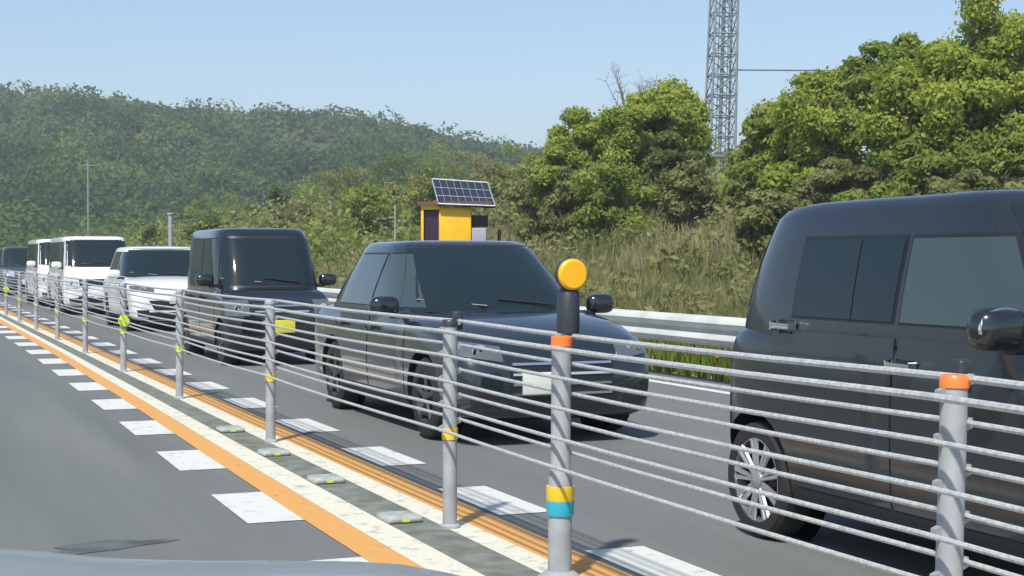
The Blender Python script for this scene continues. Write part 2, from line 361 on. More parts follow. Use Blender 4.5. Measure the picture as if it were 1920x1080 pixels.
# ------------------------------------------------------------------ vehicles
def evalmesh(o):
    dg = bpy.context.evaluated_depsgraph_get(); dg.update()
    return bpy.data.meshes.new_from_object(o.evaluated_get(dg))
def make_car(name, label, cat, p):
    """p: dict. local +x forward, z up, origin on the ground at the centre."""
    root = empty(name); tag(root, label, cat, p.get('group'))
    L, W = p['L'], p['W']; hw = W/2; paint = M[p['paint']]; f, r = L/2, -L/2
    zb, belt = p.get('zb', .2), p['belt']; zhf, zhr = p['hood']      # hood height at nose and cowl
    xc, xt = p['cowl'], p.get('tail', r+.06)
    zm = lambda zt, t: zb+(zt-zb)*t
    fr = p.get('frake', .10)
    st = [(r, .80, belt-.25, zb+.12), (r+.03, .92, belt-.06, zb+.05), (r+.16, .985, belt, zb), (r+.6, 1., belt, zb), (-.2, 1., belt-.005, zb), (xc-.35, 1., belt-.02, zb),
          (xc, 1., zhr, zb), (xc+(f-xc)*.45, .995, zhr*.55+zhf*.45+.02, zb), (f-.28, .975, zhf, zb), (f-.12, .93, zhf-.07, zb), (f-.03, .84, zhf-fr-.08, zb+.03), (f, .72, zhf-fr-.2, zb+.1)]
    b = MB(); N = 18; rings = []
    for x, wf, zt, z0 in st:
        w_ = hw*wf
        half = [(0, zt+.035), (.45*w_, zt+.03), (.78*w_, zt+.008), (.93*w_, zt-.03), (.985*w_, zt-.09), (w_, zt-.33*(zt-z0)), (1.0*w_, zt-.62*(zt-z0)), (.985*w_, z0+.1), (.94*w_, z0+.01), (.5*w_, z0)]
        ring = half+[(-y, z) for y, z in half[::-1]][0:len(half)-0]
        ring = half+[(0, z0)]+[(-y, z) for y, z in half[:0:-1]]
        rings.append([(x, y, z) for y, z in ring])
    n = len(rings[0])
    for rg in rings: b.v += rg
    for i in range(len(rings)-1):
        for j in range(n): b.f.append((i*n+j, i*n+(j+1) % n, (i+1)*n+(j+1) % n, (i+1)*n+j))
    b.f.append(tuple(range(n))); b.f.append(tuple((len(rings)-1)*n+j for j in range(n)))
    body = b.build('body', paint, None, ang=50)
    sm = body.modifiers.new('s', 'SUBSURF'); sm.levels = sm.render_levels = 2
    wr, xw = p['wr'], p['wheels']
    cuts = []
    for xx in xw:
        c = MB(); c.lathe([(wr+.055, -hw-.3), (wr+.055, -hw+.24)], 32, (xx, 0, wr), 'y'); c.lathe([(wr+.055, hw-.24), (wr+.055, hw+.3)], 32, (xx, 0, wr), 'y')
        co = c.build('cut', M['well']); cuts.append(co)
        bo = body.modifiers.new('b', 'BOOLEAN'); bo.operation = 'DIFFERENCE'; bo.object = co; bo.solver = 'EXACT'
    me = evalmesh(body); body.modifiers.clear()
    # cabin: stacked super-ellipse rings from belt to roof
    g = p['cab']      # (xf_base, xr_base, xf_top, xr_top, roof z, top width ratio, exponent)
    xfb, xrb, xft, xrt, zr, wt, ex = g
    cb = MB(); NP = 64; levels = [(-.12, 0), (0, 0), (.25, 0), (.5, 0), (.75, 0), (.9, .0), (.97, .03), (1., .10), (1.012, .22), (1.02, .45), (1.024, .8)]
    for t, shr in levels:
        tt = min(t, 1.); z = belt+(zr-belt)*t*.975
        bulge = .03*math.sin(math.pi*max(0, min(1, tt)))
        xf = xfb+(xft-xfb)*tt+bulge; xr = xrb+(xrt-xrb)*tt-bulge*.6; ww = hw*(.965+(wt-.965)*max(tt, 0)**1.15)
        cx, ax = (xf+xr)/2, (xf-xr)/2*(1-shr*.6); wy = ww*(1-shr)
        for kk in range(NP):
            ph = 2*math.pi*kk/NP; cc, sn = math.cos(ph), math.sin(ph)
            cb.v.append((cx+ax*math.copysign(abs(cc)**(2/ex), cc), wy*math.copysign(abs(sn)**(2/ex), sn), z-p.get('taper', 0)*max(0, (.35-cc)/1.35)**1.5*max(0, tt-.6)/.4))
    for i in range(len(levels)-1):
        for j in range(NP): cb.f.append((i*NP+j, i*NP+(j+1) % NP, (i+1)*NP+(j+1) % NP, (i+1)*NP+j))
    cb.f.append(tuple((len(levels)-1)*NP+j for j in range(NP)))
    cabin = cb.build('roof', paint, root, ang=60)
    bm = bmesh.new(); bm.from_mesh(me); bmesh.ops.triangulate(bm, faces=[q for q in bm.faces if len(q.verts) > 4])
    bm.to_mesh(me); bm.free(); me.materials.clear(); me.materials.append(paint)
    me.polygons.foreach_set('use_smooth', [True]*len(me.polygons)); me.set_sharp_from_angle(angle=R(45))
    body.data = me; body.parent = root
    for c in cuts: bpy.data.objects.remove(c)
    bm = bmesh.new(); bm.from_mesh(me); bm.from_mesh(cabin.data); bvh = BVHTree.FromBMesh(bm); bm.free()
    bms = bmesh.new(); bms.from_mesh(cabin.data); bvc = BVHTree.FromBMesh(bms); bms.free()
    def patch(pname, m, corners, view, off=.006, parent=root, nu=10, nv=6, tree=bvh, depth=.03):
        """corners: 4 (a,b) in side view (x,z) or front view (y,z); grid thrown on to the body."""
        q = MB(); c0, c1, c2, c3 = [Vector(c) for c in corners]; hits = []
        for j in range(nv+1):
            for i in range(nu+1):
                s, t = i/nu, j/nv
                pt = (c0*(1-s)+c1*s)*(1-t)+(c3*(1-s)+c2*s)*t
                if view == 'right': o_, d_ = Vector((pt.x, -3, pt.y)), Vector((0, 1, 0))
                elif view == 'left': o_, d_ = Vector((pt.x, 3, pt.y)), Vector((0, -1, 0))
                elif view == 'front': o_, d_ = Vector((5, pt.x, pt.y)), Vector((-1, 0, 0))
                else: o_, d_ = Vector((-5, pt.x, pt.y)), Vector((1, 0, 0))
                loc, no, _, _ = tree.ray_cast(o_, d_)
                if loc is None: loc, no, _, _ = tree.find_nearest(Vector((pt.x, -hw, pt.y)) if view == 'right' else Vector((pt.x, hw, pt.y)) if view == 'left' else Vector((f if view == 'front' else r, pt.x, pt.y)))
                if no.dot(d_) > 0: no = -no
                hits.append((loc+no*off, loc-no*depth))
        w1 = nu+1; nb = len(hits)
        q.v = [tuple(h_[0]) for h_ in hits]+[tuple(h_[1]) for h_ in hits]
        for j in range(nv):
            for i in range(nu):
                a = j*w1+i; q.f.append((a, a+1, a+w1+1, a+w1))
        edge = [i for i in range(nu)]+[j*w1+nu for j in range(nv)]+[nv*w1+i for i in range(nu, 0, -1)]+[j*w1 for j in range(nv, 0, -1)]
        for a, c_ in zip(edge, edge[1:]+edge[:1]): q.f.append((a, c_, c_+nb, a+nb))
        return q.build(pname, m, parent, ang=35)
    # doors (proud panels so their seams show), handles
    for dn in p['doors']:
        x0, x1 = dn[:2]
        for vw, sg in (('right', -1), ('left', 1)):
            zt = belt-.035
            d = patch('door', paint, [(x0, zb+.13), (x1, zb+.13), (x1, zt), (x0, zt)], vw, .005, nu=12, nv=10, depth=.004)
            hx = dn[2] if len(dn) > 2 else x0+.13; hz = dn[3] if len(dn) > 2 else belt-.14
            loc, no, _, _ = bvh.ray_cast(Vector((hx, sg*3, hz)), Vector((0, -sg, 0)))
            h_ = MB(); h_.box(hx-.085, loc.y+sg*.018, hz-.015, hx+.085, loc.y+sg*.045, hz+.015, .009)
            h_.build('handle', M[p.get('hmat', 'black')] if p.get('hmat') else paint, d)
            h_ = MB(); h_.box(hx-.06, loc.y-sg*.01, hz-.035, hx+.04, loc.y+sg*.0085, hz+.025, .004); h_.build('handle_recess', M['black'], d)
    # sill trim
    if p.get('sill', True):
        for vw in ('right', 'left'): patch('sill', M['black'], [(xw[1]+wr+.07, zb+.02), (xw[0]-wr-.07, zb+.02), (xw[0]-wr-.07, zb+.12), (xw[1]+wr+.07, zb+.12)], vw, .012)
    # side windows
    gz0, gz1 = belt+.035, zr-p.get('head', .15)
    for wn in p['windows']:
        x0, x1, x2, x3 = wn[:4]      # x at bottom rear, bottom front, top front, top rear
        for vw in ('right', 'left'):
            patch('side_window_frame', M['black'], [(x0-.014, gz0-.01), (x1+.014, gz0-.01), (x2+.014, gz1+.018), (x3-.014, gz1+.018)], vw, .003, tree=bvc, depth=.002)
            patch('side_window', M[wn[4] if len(wn) > 4 else p.get('sglass', 'glass')], [(x0, gz0), (x1, gz0), (x2, gz1), (x3, gz1)], vw, .007, tree=bvc, depth=.002)
    # windscreen and rear screen
    wz0, wz1 = p.get('wz', (belt+.0, zr-.08)); wa, wb = hw*.965*p.get('wt_', .92), hw*wt*.93
    patch('windscreen_frame', M['black'], [(-wa-.03, wz0-.03), (wa+.03, wz0-.03), (wb+.03, wz1+.03), (-wb-.03, wz1+.03)], 'front', .003, tree=bvc, nu=22, nv=8, depth=.002)
    ws = patch('windscreen', M[p.get('wglass', 'glass')], [(-wa, wz0), (wa, wz0), (wb, wz1), (-wb, wz1)], 'front', .007, tree=bvc, nu=22, nv=8, depth=.002)
    patch('rear_window', M['glass'], [(-wa*.95, belt+.06), (wa*.95, belt+.06), (wb*.95, wz1), (-wb*.95, wz1)], 'rear', .007, tree=bvc, nu=18, depth=.002)
    # rear-view mirror seen through the screen edge: wipers
    for s_ in (-1, 1):
        loc0, n0, _, _ = bvc.ray_cast(Vector((5, s_*.35*hw+.1, wz0+.03)), Vector((-1, 0, 0))); loc1, n1, _, _ = bvc.ray_cast(Vector((5, s_*.35*hw-.38, wz0+.09)), Vector((-1, 0, 0)))
        wi = MB(); wi.tube([loc0+n0*.03, loc1+n1*.02], .009, 6); wi.build('wiper', M['black'], root)
    # nose
    ln = p['lamp']        # (y inner frac, y outer frac, z low, z high, slant)
    for s_ in (-1, 1):
        yi, yo = s_*hw*ln[0], s_*hw*ln[1]
        lp = patch('headlight', M[p.get('lensm', 'lens')], [(yi, ln[2]), (yo, ln[2]+ln[4]), (yo, ln[3]+ln[4]), (yi, ln[3])], 'front', .010)
        ym = (yi+yo)/2; loc, no, _, _ = bvh.ray_cast(Vector((5, ym, (ln[2]+ln[3]+ln[4])/2)), Vector((-1, 0, 0)))
        if loc:
            qq = MB(); qq.lathe([(0, -.03), (.055, -.03), (.06, .016), (.045, .02), (0, .014)], 18, tuple(loc), 'x'); qq.build('lamp_bowl', M['chrome'], lp)
        fl = p.get('fog')
        if fl: patch('fog_lamp_recess', M['black'], [(s_*hw*.58, fl-.07), (s_*hw*.84, fl-.05), (s_*hw*.86, fl+.06), (s_*hw*.62, fl+.06)], 'front', .009)
    gl = p['grille']      # (half width frac low, high, z low, z high)
    gg = patch('grille', M['black'], [(-hw*gl[0], gl[2]), (hw*gl[0], gl[2]), (hw*gl[1], gl[3]), (-hw*gl[1], gl[3])], 'front', .008, nu=14)
    for q_ in range(p.get('bars', 2)):
        zz = gl[2]+(gl[3]-gl[2])*(q_+.5)/p.get('bars', 2); gw = hw*(gl[0]+gl[1])/2*.96
        patch('grille_bar', M[p.get('barm', 'chrome')], [(-gw, zz-.009), (gw, zz-.009), (gw, zz+.009), (-gw, zz+.009)], 'front', .018, parent=gg, nu=14, nv=1)
    lo = p.get('intake', (.5, .55, zb+.1, zb+.22))
    patch('lower_intake', M['black'], [(-hw*lo[0], lo[2]), (hw*lo[0], lo[2]), (hw*lo[1], lo[3]), (-hw*lo[1], lo[3])], 'front', .007, nu=14)
    pz = p.get('plate_z', .5); loc, _, _, _ = bvh.ray_cast(Vector((5, 0, pz)), Vector((-1, 0, 0)))
    q = MB(); py_ = p.get('plate_y', 0); q.box(loc.x-.01, py_-.165, pz-.083, loc.x+.04, py_+.165, pz+.083, .006); q.build('number_plate', M[p['plate']], root)
    # bonnet seam + emblem-less nose; mirrors
    for s_ in (-1, 1):
        mx = p.get('mirror_x', xfb-.42); mz = p.get('mirror_z', belt+.09); q = MB(); y0 = s_*(hw+.03)
        bm = bmesh.new(); bmesh.ops.create_icosphere(bm, subdivisions=3, radius=1)
        for v_ in bm.verts:
            c = v_.co; c.x = math.copysign(abs(c.x)**.8, c.x)*.075; c.y = math.copysign(abs(c.y)**.6, c.y)*.125; c.z = math.copysign(abs(c.z)**.65, c.z)*.085
        bm.verts.index_update(); q.add([(v_.co.x+mx, v_.co.y+y0+s_*.08, v_.co.z+mz) for v_ in bm.verts], [[v_.index for v_ in fc.verts] for fc in bm.faces]); bm.free()
        mo = q.build('wing_mirror', M[p.get('mirm', p['paint'])], root)
        q = MB(); q.box(mx-.035, min(y0-s_*.12, y0+s_*.03), mz-.10, mx+.035, max(y0-s_*.12, y0+s_*.03), mz-.055, .01); q.build('mirror_arm', M['black'], mo)
        if p.get('mtrim'):
            q = MB(); q.tube([(mx+.04, y0+s_*(.08+.118*math.cos(a)), mz+.08*math.sin(a)) for a in np.linspace(-.2, math.pi*.75, 12)], .007, 6); q.build('chrome_trim', M['chrome'], mo)
        if p['paint'] != 'p_grey': patch('tail_light', M['redlens'], [(s_*hw*.74, belt-.3), (s_*hw*.9, belt-.3), (s_*hw*.9, belt-.04), (s_*hw*.74, belt-.04)], 'rear', .01)
    patch('rear_bumper', paint, [(-hw*.8, zb+.12), (hw*.8, zb+.12), (hw*.84, zb+.32), (-hw*.84, zb+.32)], 'rear', .02)
    # wheels
    for xx in xw:
        for s_ in (-1, 1):
            wh = MB(); tw = .09; yc = s_*(hw-.115)
            wh.lathe([(wr*(p.get('rimr', .66)-.02), -tw), (wr*.9, -tw*1.02), (wr*.98, -tw*.8), (wr, -tw*.4), (wr, tw*.4), (wr*.98, tw*.8), (wr*.9, tw*1.02), (wr*(p.get('rimr', .66)-.02), tw), (wr*(p.get('rimr', .66)-.02), -tw)], 40, (xx, yc, wr), 'y', False)
            t_ = wh.build('wheel', M['tyre'], root)
            q = MB(); yo = yc+s_*tw*.92
            rr = wr*p.get('rimr', .66)
            q.lathe([(rr, yo), (rr*.93, yo+s_*.004), (rr*.9, yo-s_*.04), (rr, yo-s_*.05)], 40, (xx, 0, wr), 'y', False)
            ns = p.get('spokes', 7)
            for kk in range(ns):
                a = 2*math.pi*kk/ns+.3
                for da in ((-.09, .09) if p.get('twin') else (0,)):
                    w2 = .011 if p.get('twin') else .022
                    d = Vector((math.cos(a), 0, math.sin(a))); e = Vector((-math.sin(a), 0, math.cos(a)))
                    p0 = Vector((xx, yo-s_*.012, wr))+d*rr*.15+e*da*.06; p1 = Vector((xx, yo-s_*.006, wr))+d*rr*.95+e*da*rr
                    y_ = Vector((0, s_*.012, 0))
                    q.add([p0-e*w2, p0+e*w2, p1+e*w2*1.3, p1-e*w2*1.3, p0-e*w2*.6+y_, p0+e*w2*.6+y_, p1+e*w2*.8+y_, p1-e*w2*.8+y_], [(4,5,6,7),(0,1,5,4),(1,2,6,5),(2,3,7,6),(3,0,4,7),(0,3,2,1)])
            q.lathe([(rr*.22, yo-s_*.03), (rr*.22, yo+s_*.006), (rr*.15, yo+s_*.012), (0, yo+s_*.012)], 20, (xx, 0, wr), 'y')
            q.build('rim', M[p.get('rimm', 'rim')], t_)
            q = MB(); q.lathe([(rr*.92, yo-s_*.06), (rr*.9, yo-s_*.055), (0, yo-s_*.055)], 30, (xx, 0, wr), 'y'); q.build('brake_disc', M['well'], t_)
            q = MB(); q.lathe([(wr+.05, s_*(hw-.235)), (0, s_*(hw-.235))], 30, (xx, 0, wr), 'y'); q.build('wheel_well', M['well'], t_)
    q = MB(); q.box(r+.25, -hw*.72, zb-.02, f-.3, hw*.72, zb+.12); q.build('underbody', M['well'], root)
    return root
def copy_car(src, label):
    def cp(o, par):
        c = o.copy(); C.objects.link(c); c.parent = par
        for ch in o.children: cp(ch, c)
        return c
    r_ = cp(src, None); r_['label'] = label; return r_
def park(o, v_near, u_front, L, W, yaw=0):
    """oncoming: nose towards -Y; v_near is the side next to the median."""
    o.location = (v_near+W/2, u_front+L/2, 0); o.rotation_euler = (0, 0, R(-90+yaw))

GRP = 'oncoming cars queued beyond the barrier'
# 1. gunmetal tall wagon at the right edge of the frame
c1 = make_car('small_wagon', 'dark grey tall wagon nearest the camera, cut off by the right edge of the photo', 'car',
    dict(L=3.4, W=1.48, paint='p_grey', belt=1.115, zb=.2, hood=(.93, 1.03), cowl=.95, cab=(.98, -1.70, .42, -1.50, 1.735, .77, 6.), wr=.30, wheels=(1.2, -1.33), rimm='rim', spokes=9, twin=True,
         doors=[(-1.16, -.16, -1.03, 1.10), (-.13, .80, -.06, .965)], windows=[(-.99, -.505, -.53, -1.0, 'glass'), (-.495, -.19, -.20, -.52, 'glass'), (-.13, .72, .46, -.14)], sglass='glasslight', head=.215, hmat='chrome', taper=.06, rimr=.74, frake=.05,
         lamp=(.55, .95, .72, .90, .0), grille=(.45, .5, .7, .86), plate='platey', plate_z=.45, mirror_x=.68, mirror_z=1.16, mirm='p_black', mtrim=True, group=GRP))
park(c1, 4.10, 3.80, 3.4, 1.48)
# 2. charcoal crossover
c2 = make_car('crossover_car', 'charcoal crossover with raked windscreen behind the amber delineator', 'car',
    dict(L=4.3, W=1.74, paint='p_suv', belt=.98, zb=.19, hood=(.82, .985), cowl=.98, cab=(1.12, -1.95, .20, -1.20, 1.585, .72, 3.8), wr=.325, wheels=(1.36, -1.26), rimm='rimdark', spokes=5,
         doors=[(-1.02, -.12), (-.09, .90)], windows=[(-1.12, -.14, -.12, -.85), (-.04, .88, .25, -.02)], wt_=.95, sglass='glasslight', wglass='glass', head=.13, lensm='lensd', lamp=(.55, .93, .64, .75, .05), grille=(.48, .5, .36, .66), bars=4, barm='chrome', plate_y=-.17,
         fog=.38, plate='platew', plate_z=.48, mirror_x=.74, mirror_z=1.03, mirm='p_black', group=GRP))
park(c2, 3.93, 10.75, 4.3, 1.74)
# 3. black tall kei van
c3 = make_car('small_van', 'black boxy small van with upright windscreen and yellow number plate', 'car',
    dict(L=3.4, W=1.48, paint='p_black', belt=1.0, zb=.18, hood=(.90, 1.0), cowl=1.05, cab=(1.2, -1.66, .72, -1.60, 1.835, .86, 6.), wr=.285, wheels=(1.24, -1.24), rimm='rimdark', spokes=5,
         doors=[(-.95, -.1), (-.07, .9)], windows=[(-1.0, -.16, -.17, -.97), (-.06, .9, .70, -.07)], head=.16, frake=.03, lamp=(.58, .95, .66, .86, .0), grille=(.5, .52, .68, .82), bars=2, fog=.36,
         plate='platey', plate_z=.52, mirror_x=.84, mirror_z=1.12, wz=(1.05, 1.68), lensm='lensd', group=GRP))
park(c3, 4.12, 19.9, 3.4, 1.48)
# 4. white crossover
c4 = make_car('crossover_car', 'white crossover with long bonnet and dark windscreen behind the black small van', 'car',
    dict(L=4.3, W=1.78, paint='p_white', belt=1.02, zb=.2, hood=(.88, 1.03), cowl=.95, cab=(1.05, -1.95, .3, -1.5, 1.64, .78, 5.), wr=.33, wheels=(1.36, -1.28), rimm='rimdark', spokes=5,
         doors=[(-1.02, -.12), (-.09, .88)], windows=[(-1.12, -.14, -.12, -.98), (-.04, .86, .32, -.02)], head=.13, lensm='lensd', lamp=(.5, .95, .74, .84, .03), grille=(.5, .62, .42, .60), bars=1, barm='black', fog=.36,
         intake=(.62, .66, .24, .38), plate='platew', plate_z=.62, mirror_x=.72, mirror_z=1.09, group=GRP))
park(c4, 4.33, 29.6, 4.3, 1.78)
# 5/6 white vans
c5 = make_car('white_van', 'nearer of two white box-shaped vans, with full dark windscreen showing', 'van',
    dict(L=4.7, W=1.70, paint='p_white', belt=1.12, zb=.2, hood=(.98, 1.12), cowl=1.95, cab=(2.02, -2.3, 1.50, -2.22, 1.95, .9, 8.), wr=.325, wheels=(1.5, -1.35), rimm='rimdark', spokes=5,
         doors=[(-.6, .55), (.6, 1.5)], windows=[(-2.1, -.75, -.75, -2.1), (-.65, .5, .5, -.65), (.6, 1.6, 1.35, .6)], head=.17, frake=.03, lamp=(.62, .95, .66, .92, .0), grille=(.58, .6, .72, .88), bars=2, barm='black', fog=.36,
         intake=(.6, .62, .3, .46), plate='platew', plate_z=.5, mirror_x=1.6, mirror_z=1.22, wz=(1.2, 1.82), group=GRP))
park(c5, 4.10, 38.8, 4.7, 1.70)
c6 = copy_car(c5, 'farther white box-shaped van, mostly hidden behind the other white van'); park(c6, 4.08, 45.5, 4.7, 1.7)
# 7/8 dark cars at the far left
c7 = make_car('family_car', 'slate blue tall family car at the left edge of the photo behind the white vans', 'car',
    dict(L=4.3, W=1.70, paint='p_blue', belt=1.05, zb=.2, hood=(.92, 1.05), cowl=1.3, cab=(1.42, -2.1, .85, -1.9, 1.80, .84, 6.), wr=.31, wheels=(1.36, -1.3), rimm='rimdark', spokes=5,
         doors=[(-.95, .0), (.03, 1.05)], windows=[(-1.05, -.05, -.05, -.95), (.03, 1.08, .8, .03)], head=.15, lamp=(.5, .94, .7, .86, .02), grille=(.45, .5, .62, .8), plate='platew', plate_z=.5, mirror_x=1.0, group=GRP))
park(c7, 4.10, 59.5, 4.3, 1.7)
c8 = copy_car(c7, 'slate blue family car last in the queue, only a sliver showing at the left edge'); park(c8, 4.0, 71, 4.3, 1.7)

# own car: bonnet, wings and nose in front of the camera
own = empty('camera_car', (-.1, 0, 0)); tag(own, 'pale blue grey bonnet of the car the photo is taken from, along the bottom edge', 'car')
bz = lambda s: float(np.interp(abs(s), [0, .15, .3, .42, .55, .7, .82, .93, 1.], [1.105, 1.103, 1.092, 1.075, 1.067, 1.064, 1.062, 1.045, .975]))
b = MB(); nx, ny = 36, 16
for j in range(ny+1):
    u = .75+(2.1-.75)*j/ny+0.
    for i in range(nx+1):
        s = -1+2*i/nx; v_ = s*.87; 
        z = bz(s)
        z = float(z)+.05*(1-j/ny)-.0
        t = j/ny; uu = u-.22*abs(s)**3*t
        z -= .035*max(0, (t-.8)/.2)**2
        b.v.append((v_*(1-.05*t), uu, z))
for j in range(ny):
    for i in range(nx): a = j*(nx+1)+i; b.f.append((a, a+1, a+nx+2, a+nx+1))
b.build('bonnet', M['p_silver'], own, ang=60)
b = MB(); ring = []
top = [(b_[0], b_[1], b_[2]) for b_ in [((-1+2*i/nx)*.87*.95, 2.1-.22*abs(-1+2*i/nx)**3, 0) for i in range(nx+1)]]
lev = [(0., .955), (.05, .86), (.08, .70), (.10, .5), (.06, .28)]
for dx, z in lev:
    for i in range(nx+1):
        s = -1+2*i/nx; b.v.append((s*.87*.95, 2.1-.22*abs(s)**3+dx-.01, z if dx else bz(s)-.05))
for j in range(len(lev)-1):
    for i in range(nx): a = j*(nx+1)+i; b.f.append((a, a+1, a+nx+2, a+nx+1))
b.build('nose', M['p_silver'], own, ang=50)
for s in (-1, 1):
    b = MB(); b.box(.80*s-.035, .2, .3, .80*s+.035, 1.8, .90, .03); b.build('wing', M['p_silver'], own)
    b = MB(); b.lathe([(.2, -.09), (.3, -.09), (.32, -.05), (.32, .05), (.3, .09), (.2, .09)], 30, (s*.70, 1.25, .32), 'x'); b.build('wheel', M['tyre'], own)

# ------------------------------------------------------------------ solar sign on the bank
zs = 26.5; sx, sy = uv2w(858, zs); gz = float(bank(sx, sy))
sg = empty('solar_sign', (sx, sy, gz), -TH); tag(sg, 'yellow sign cabinet under a tilted solar panel on the grassy bank', 'sign')
zp = lambda y: hgt(y, zs)-gz; xp = lambda x: (x-858)/F*zs
b = MB(); b.tube([(0, .1, -.3), (0, .1, zp(380))], .05, 12); b.build('pole', M['galv'], sg)
b = MB(); b.box(xp(824), -.22, zp(470), xp(884), .32, zp(389), .012); cabn = b.build('cabinet', M['signyel'], sg)
b = MB(); b.box(xp(791), -.25, zp(394), xp(826), .3, zp(386), .004); b.box(xp(791), -.25, zp(470), xp(796), .3, zp(394), .004); b.build('display_frame', M['signyel'], cabn)
b = MB(); b.box(xp(796), -.18, zp(468), xp(823), .25, zp(395)); b.build('display', M['signdark'], cabn)
b = MB(); b.box(xp(885), -.2, zp(460), xp(912), .1, zp(428), .01); b.build('control_box', M['boxgrey'], sg)
b = MB(); b.box(xp(872), -.02, zp(425), xp(915), .2, zp(404), .01); b.build('battery_case', M['black'], sg)
b = MB(); b.box(xp(784), -.32, zp(385), xp(922), -.24, zp(379)); b.box(xp(784), .3, zp(385), xp(922), .36, zp(379)); b.tube([(xp(936), .2, zp(470)), (xp(936), .2, zp(430))], .03, 8); b.build('bracket', M['rust'], sg)
# panel: parallelogram seen from the front, tilted back
A = Vector((xp(824), -.35, zp(384))); B = Vector((xp(929), -.35, zp(388))); Cc = Vector((xp(914), .40, zp(341))); D = Vector((xp(808), .40, zp(334)))
Cc.x *= 1.0; nrm = (B-A).cross(D-A).normalized()
b = MB(); b.add([A, B, Cc, D, A-nrm*.04, B-nrm*.04, Cc-nrm*.04, D-nrm*.04], [(0,1,2,3),(7,6,5,4),(0,4,5,1),(1,5,6,2),(2,6,7,3),(3,7,4,0)]); sp = b.build('solar_panel', M['solar'], sg, smooth=False)
b = MB()
for i in range(9):
    t = i/8; p0, p1 = A+(B-A)*t, D+(Cc-D)*t; b.tube([p0+nrm*.006, p1+nrm*.006], .011 if i in (0, 8) else .0035, 6)
for t in (0, .33, .66, 1): b.tube([A+(D-A)*t+nrm*.006, B+(Cc-B)*t+nrm*.006], .011 if t in (0, 1) else .003, 6)
b.build('panel_frame', M['galv'], sp)

def pole(name, label, x, y0, y1, z, rad, m, cat='pole'):
    X, Y = uv2w(x, z); g = float(bank(X, Y)) if X > 9 else 0
    o = empty(name, (X, Y, g)); tag(o, label, cat)
    b = MB(); b.tube([(0, 0, -.3), (0, 0, hgt(y0, z)-g)], [rad, rad*.8], 10); b.build('shaft', m, o)
    b = MB(); b.lathe([(rad*1.3, 0), (rad*1.3, .06), (0, .07)], 10, (0, 0, hgt(y0, z)-g)); b.build('cap', m, o)
    return o
pole('marker_pole', 'thin white marker pole just left of the solar sign', 741, 392, 460, 27, .015, M['galv'])
pole('steel_pole', 'short grey steel pole behind the white crossover on the bank', 320, 402, 460, 62, .11, M['galv'])
pole('marker_pole', 'slim pale marker pole on the bank between solar sign and lattice tower', 955, 385, 470, 28, .02, M['rust'])

# ------------------------------------------------------------------ lattice tower
zt = 95.; tx, ty = uv2w(1345, zt); tg = float(bank(tx, ty))-.2
tw = empty('lattice_tower', (tx, ty, tg), -TH+R(12)); tag(tw, 'tall grey steel lattice tower rising behind the trees out of the frame', 'tower')
tw.rotation_euler = (0, R(1.6), -TH+R(8))
def wv(z): return .82-.010*z
Ht = 32.
for sx_ in (-1, 1):
    for sy_ in (-1, 1):
        b = MB(); b.tube([(sx_*wv(z), sy_*wv(z), z) for z in (0, 8, 16, 24, Ht)], .075, 6); b.build('leg', M['lattice'], tw)
b = MB(); z = 0
br = MB()
while z < Ht-.1:
    z2 = min(z+1.25, Ht); a, c = wv(z), wv(z2)
    for ax in range(4):
        rot = Matrix.Rotation(ax*math.pi/2, 3, 'Z')
        q = [rot @ Vector(v_) for v_ in ((-a, -a, z), (a, -a, z), (c, -c, z2), (-c, -c, z2))]
        b.tube([q[0], q[2]], .035, 4); b.tube([q[1], q[3]], .035, 4); b.tube([q[0], q[1]], .045, 4)
    z = z2
b.build('bracing', M['lattice'], tw)
b = MB(); b.tube([(0, 0, 0), (0, 0, Ht-1)], .12, 6)
for q in np.arange(.3, Ht-1, .6): b.tube([(-.3, -.2, q), (.3, -.2, q)], .03, 4)
b.tube([(-.3, -.2, 0), (-.3, -.2, Ht-1)], .04, 5); b.tube([(.3, -.2, 0), (.3, -.2, Ht-1)], .04, 5)
b.build('ladder', M['lattice'], tw)
# power line leaving the tower to the right
p0 = Vector((*uv2w(1372, zt), hgt(132, zt))); p1 = Vector((*uv2w(2700, 120), hgt(120, 120)))
b = MB(); b.tube([p0.lerp(p1, t)-Vector((0, 0, 1.0*math.sin(math.pi*t)*.3)) for t in np.linspace(0, 1, 14)], .045, 6)
tag(b.build('power_line', M['wire']), 'thin dark power line running right from the lattice tower across the sky', 'power line')

# ------------------------------------------------------------------ foliage
def leafquads(cen, rad, n, size, up=.25, inner=.55, jit=.18):
    """cen (K,3), rad (K,3); n leaves per clump -> V,Q"""
    K = len(cen); d = rng.normal(size=(K, n, 3)); d /= np.linalg.norm(d, axis=2, keepdims=True)
    rr = inner+(1-inner)*rng.random((K, n, 1))**.7
    rr = rr*(1+jit*rng.normal(size=(K, n, 1)))
    P = cen[:, None, :]+d*rr*rad[:, None, :]; P = P.reshape(-1, 3); d = d.reshape(-1, 3)
    nrm = d*.8+rng.normal(size=d.shape)*.55+np.array([0, 0, up]); nrm /= np.linalg.norm(nrm, axis=1, keepdims=True)
    t = np.cross(nrm, rng.normal(size=d.shape)); t /= np.linalg.norm(t, axis=1, keepdims=True); bt = np.cross(nrm, t)
    if hasattr(size, '__len__'): size = np.repeat(size, n)[:, None]
    s = size*(.55+.9*rng.random((len(P), 1)))
    V = np.stack([P-t*s, P-bt*s*.55, P+t*s, P+bt*s*.55], 1).reshape(-1, 3)
    Q = np.arange(len(V)).reshape(-1, 4)
    return V, Q
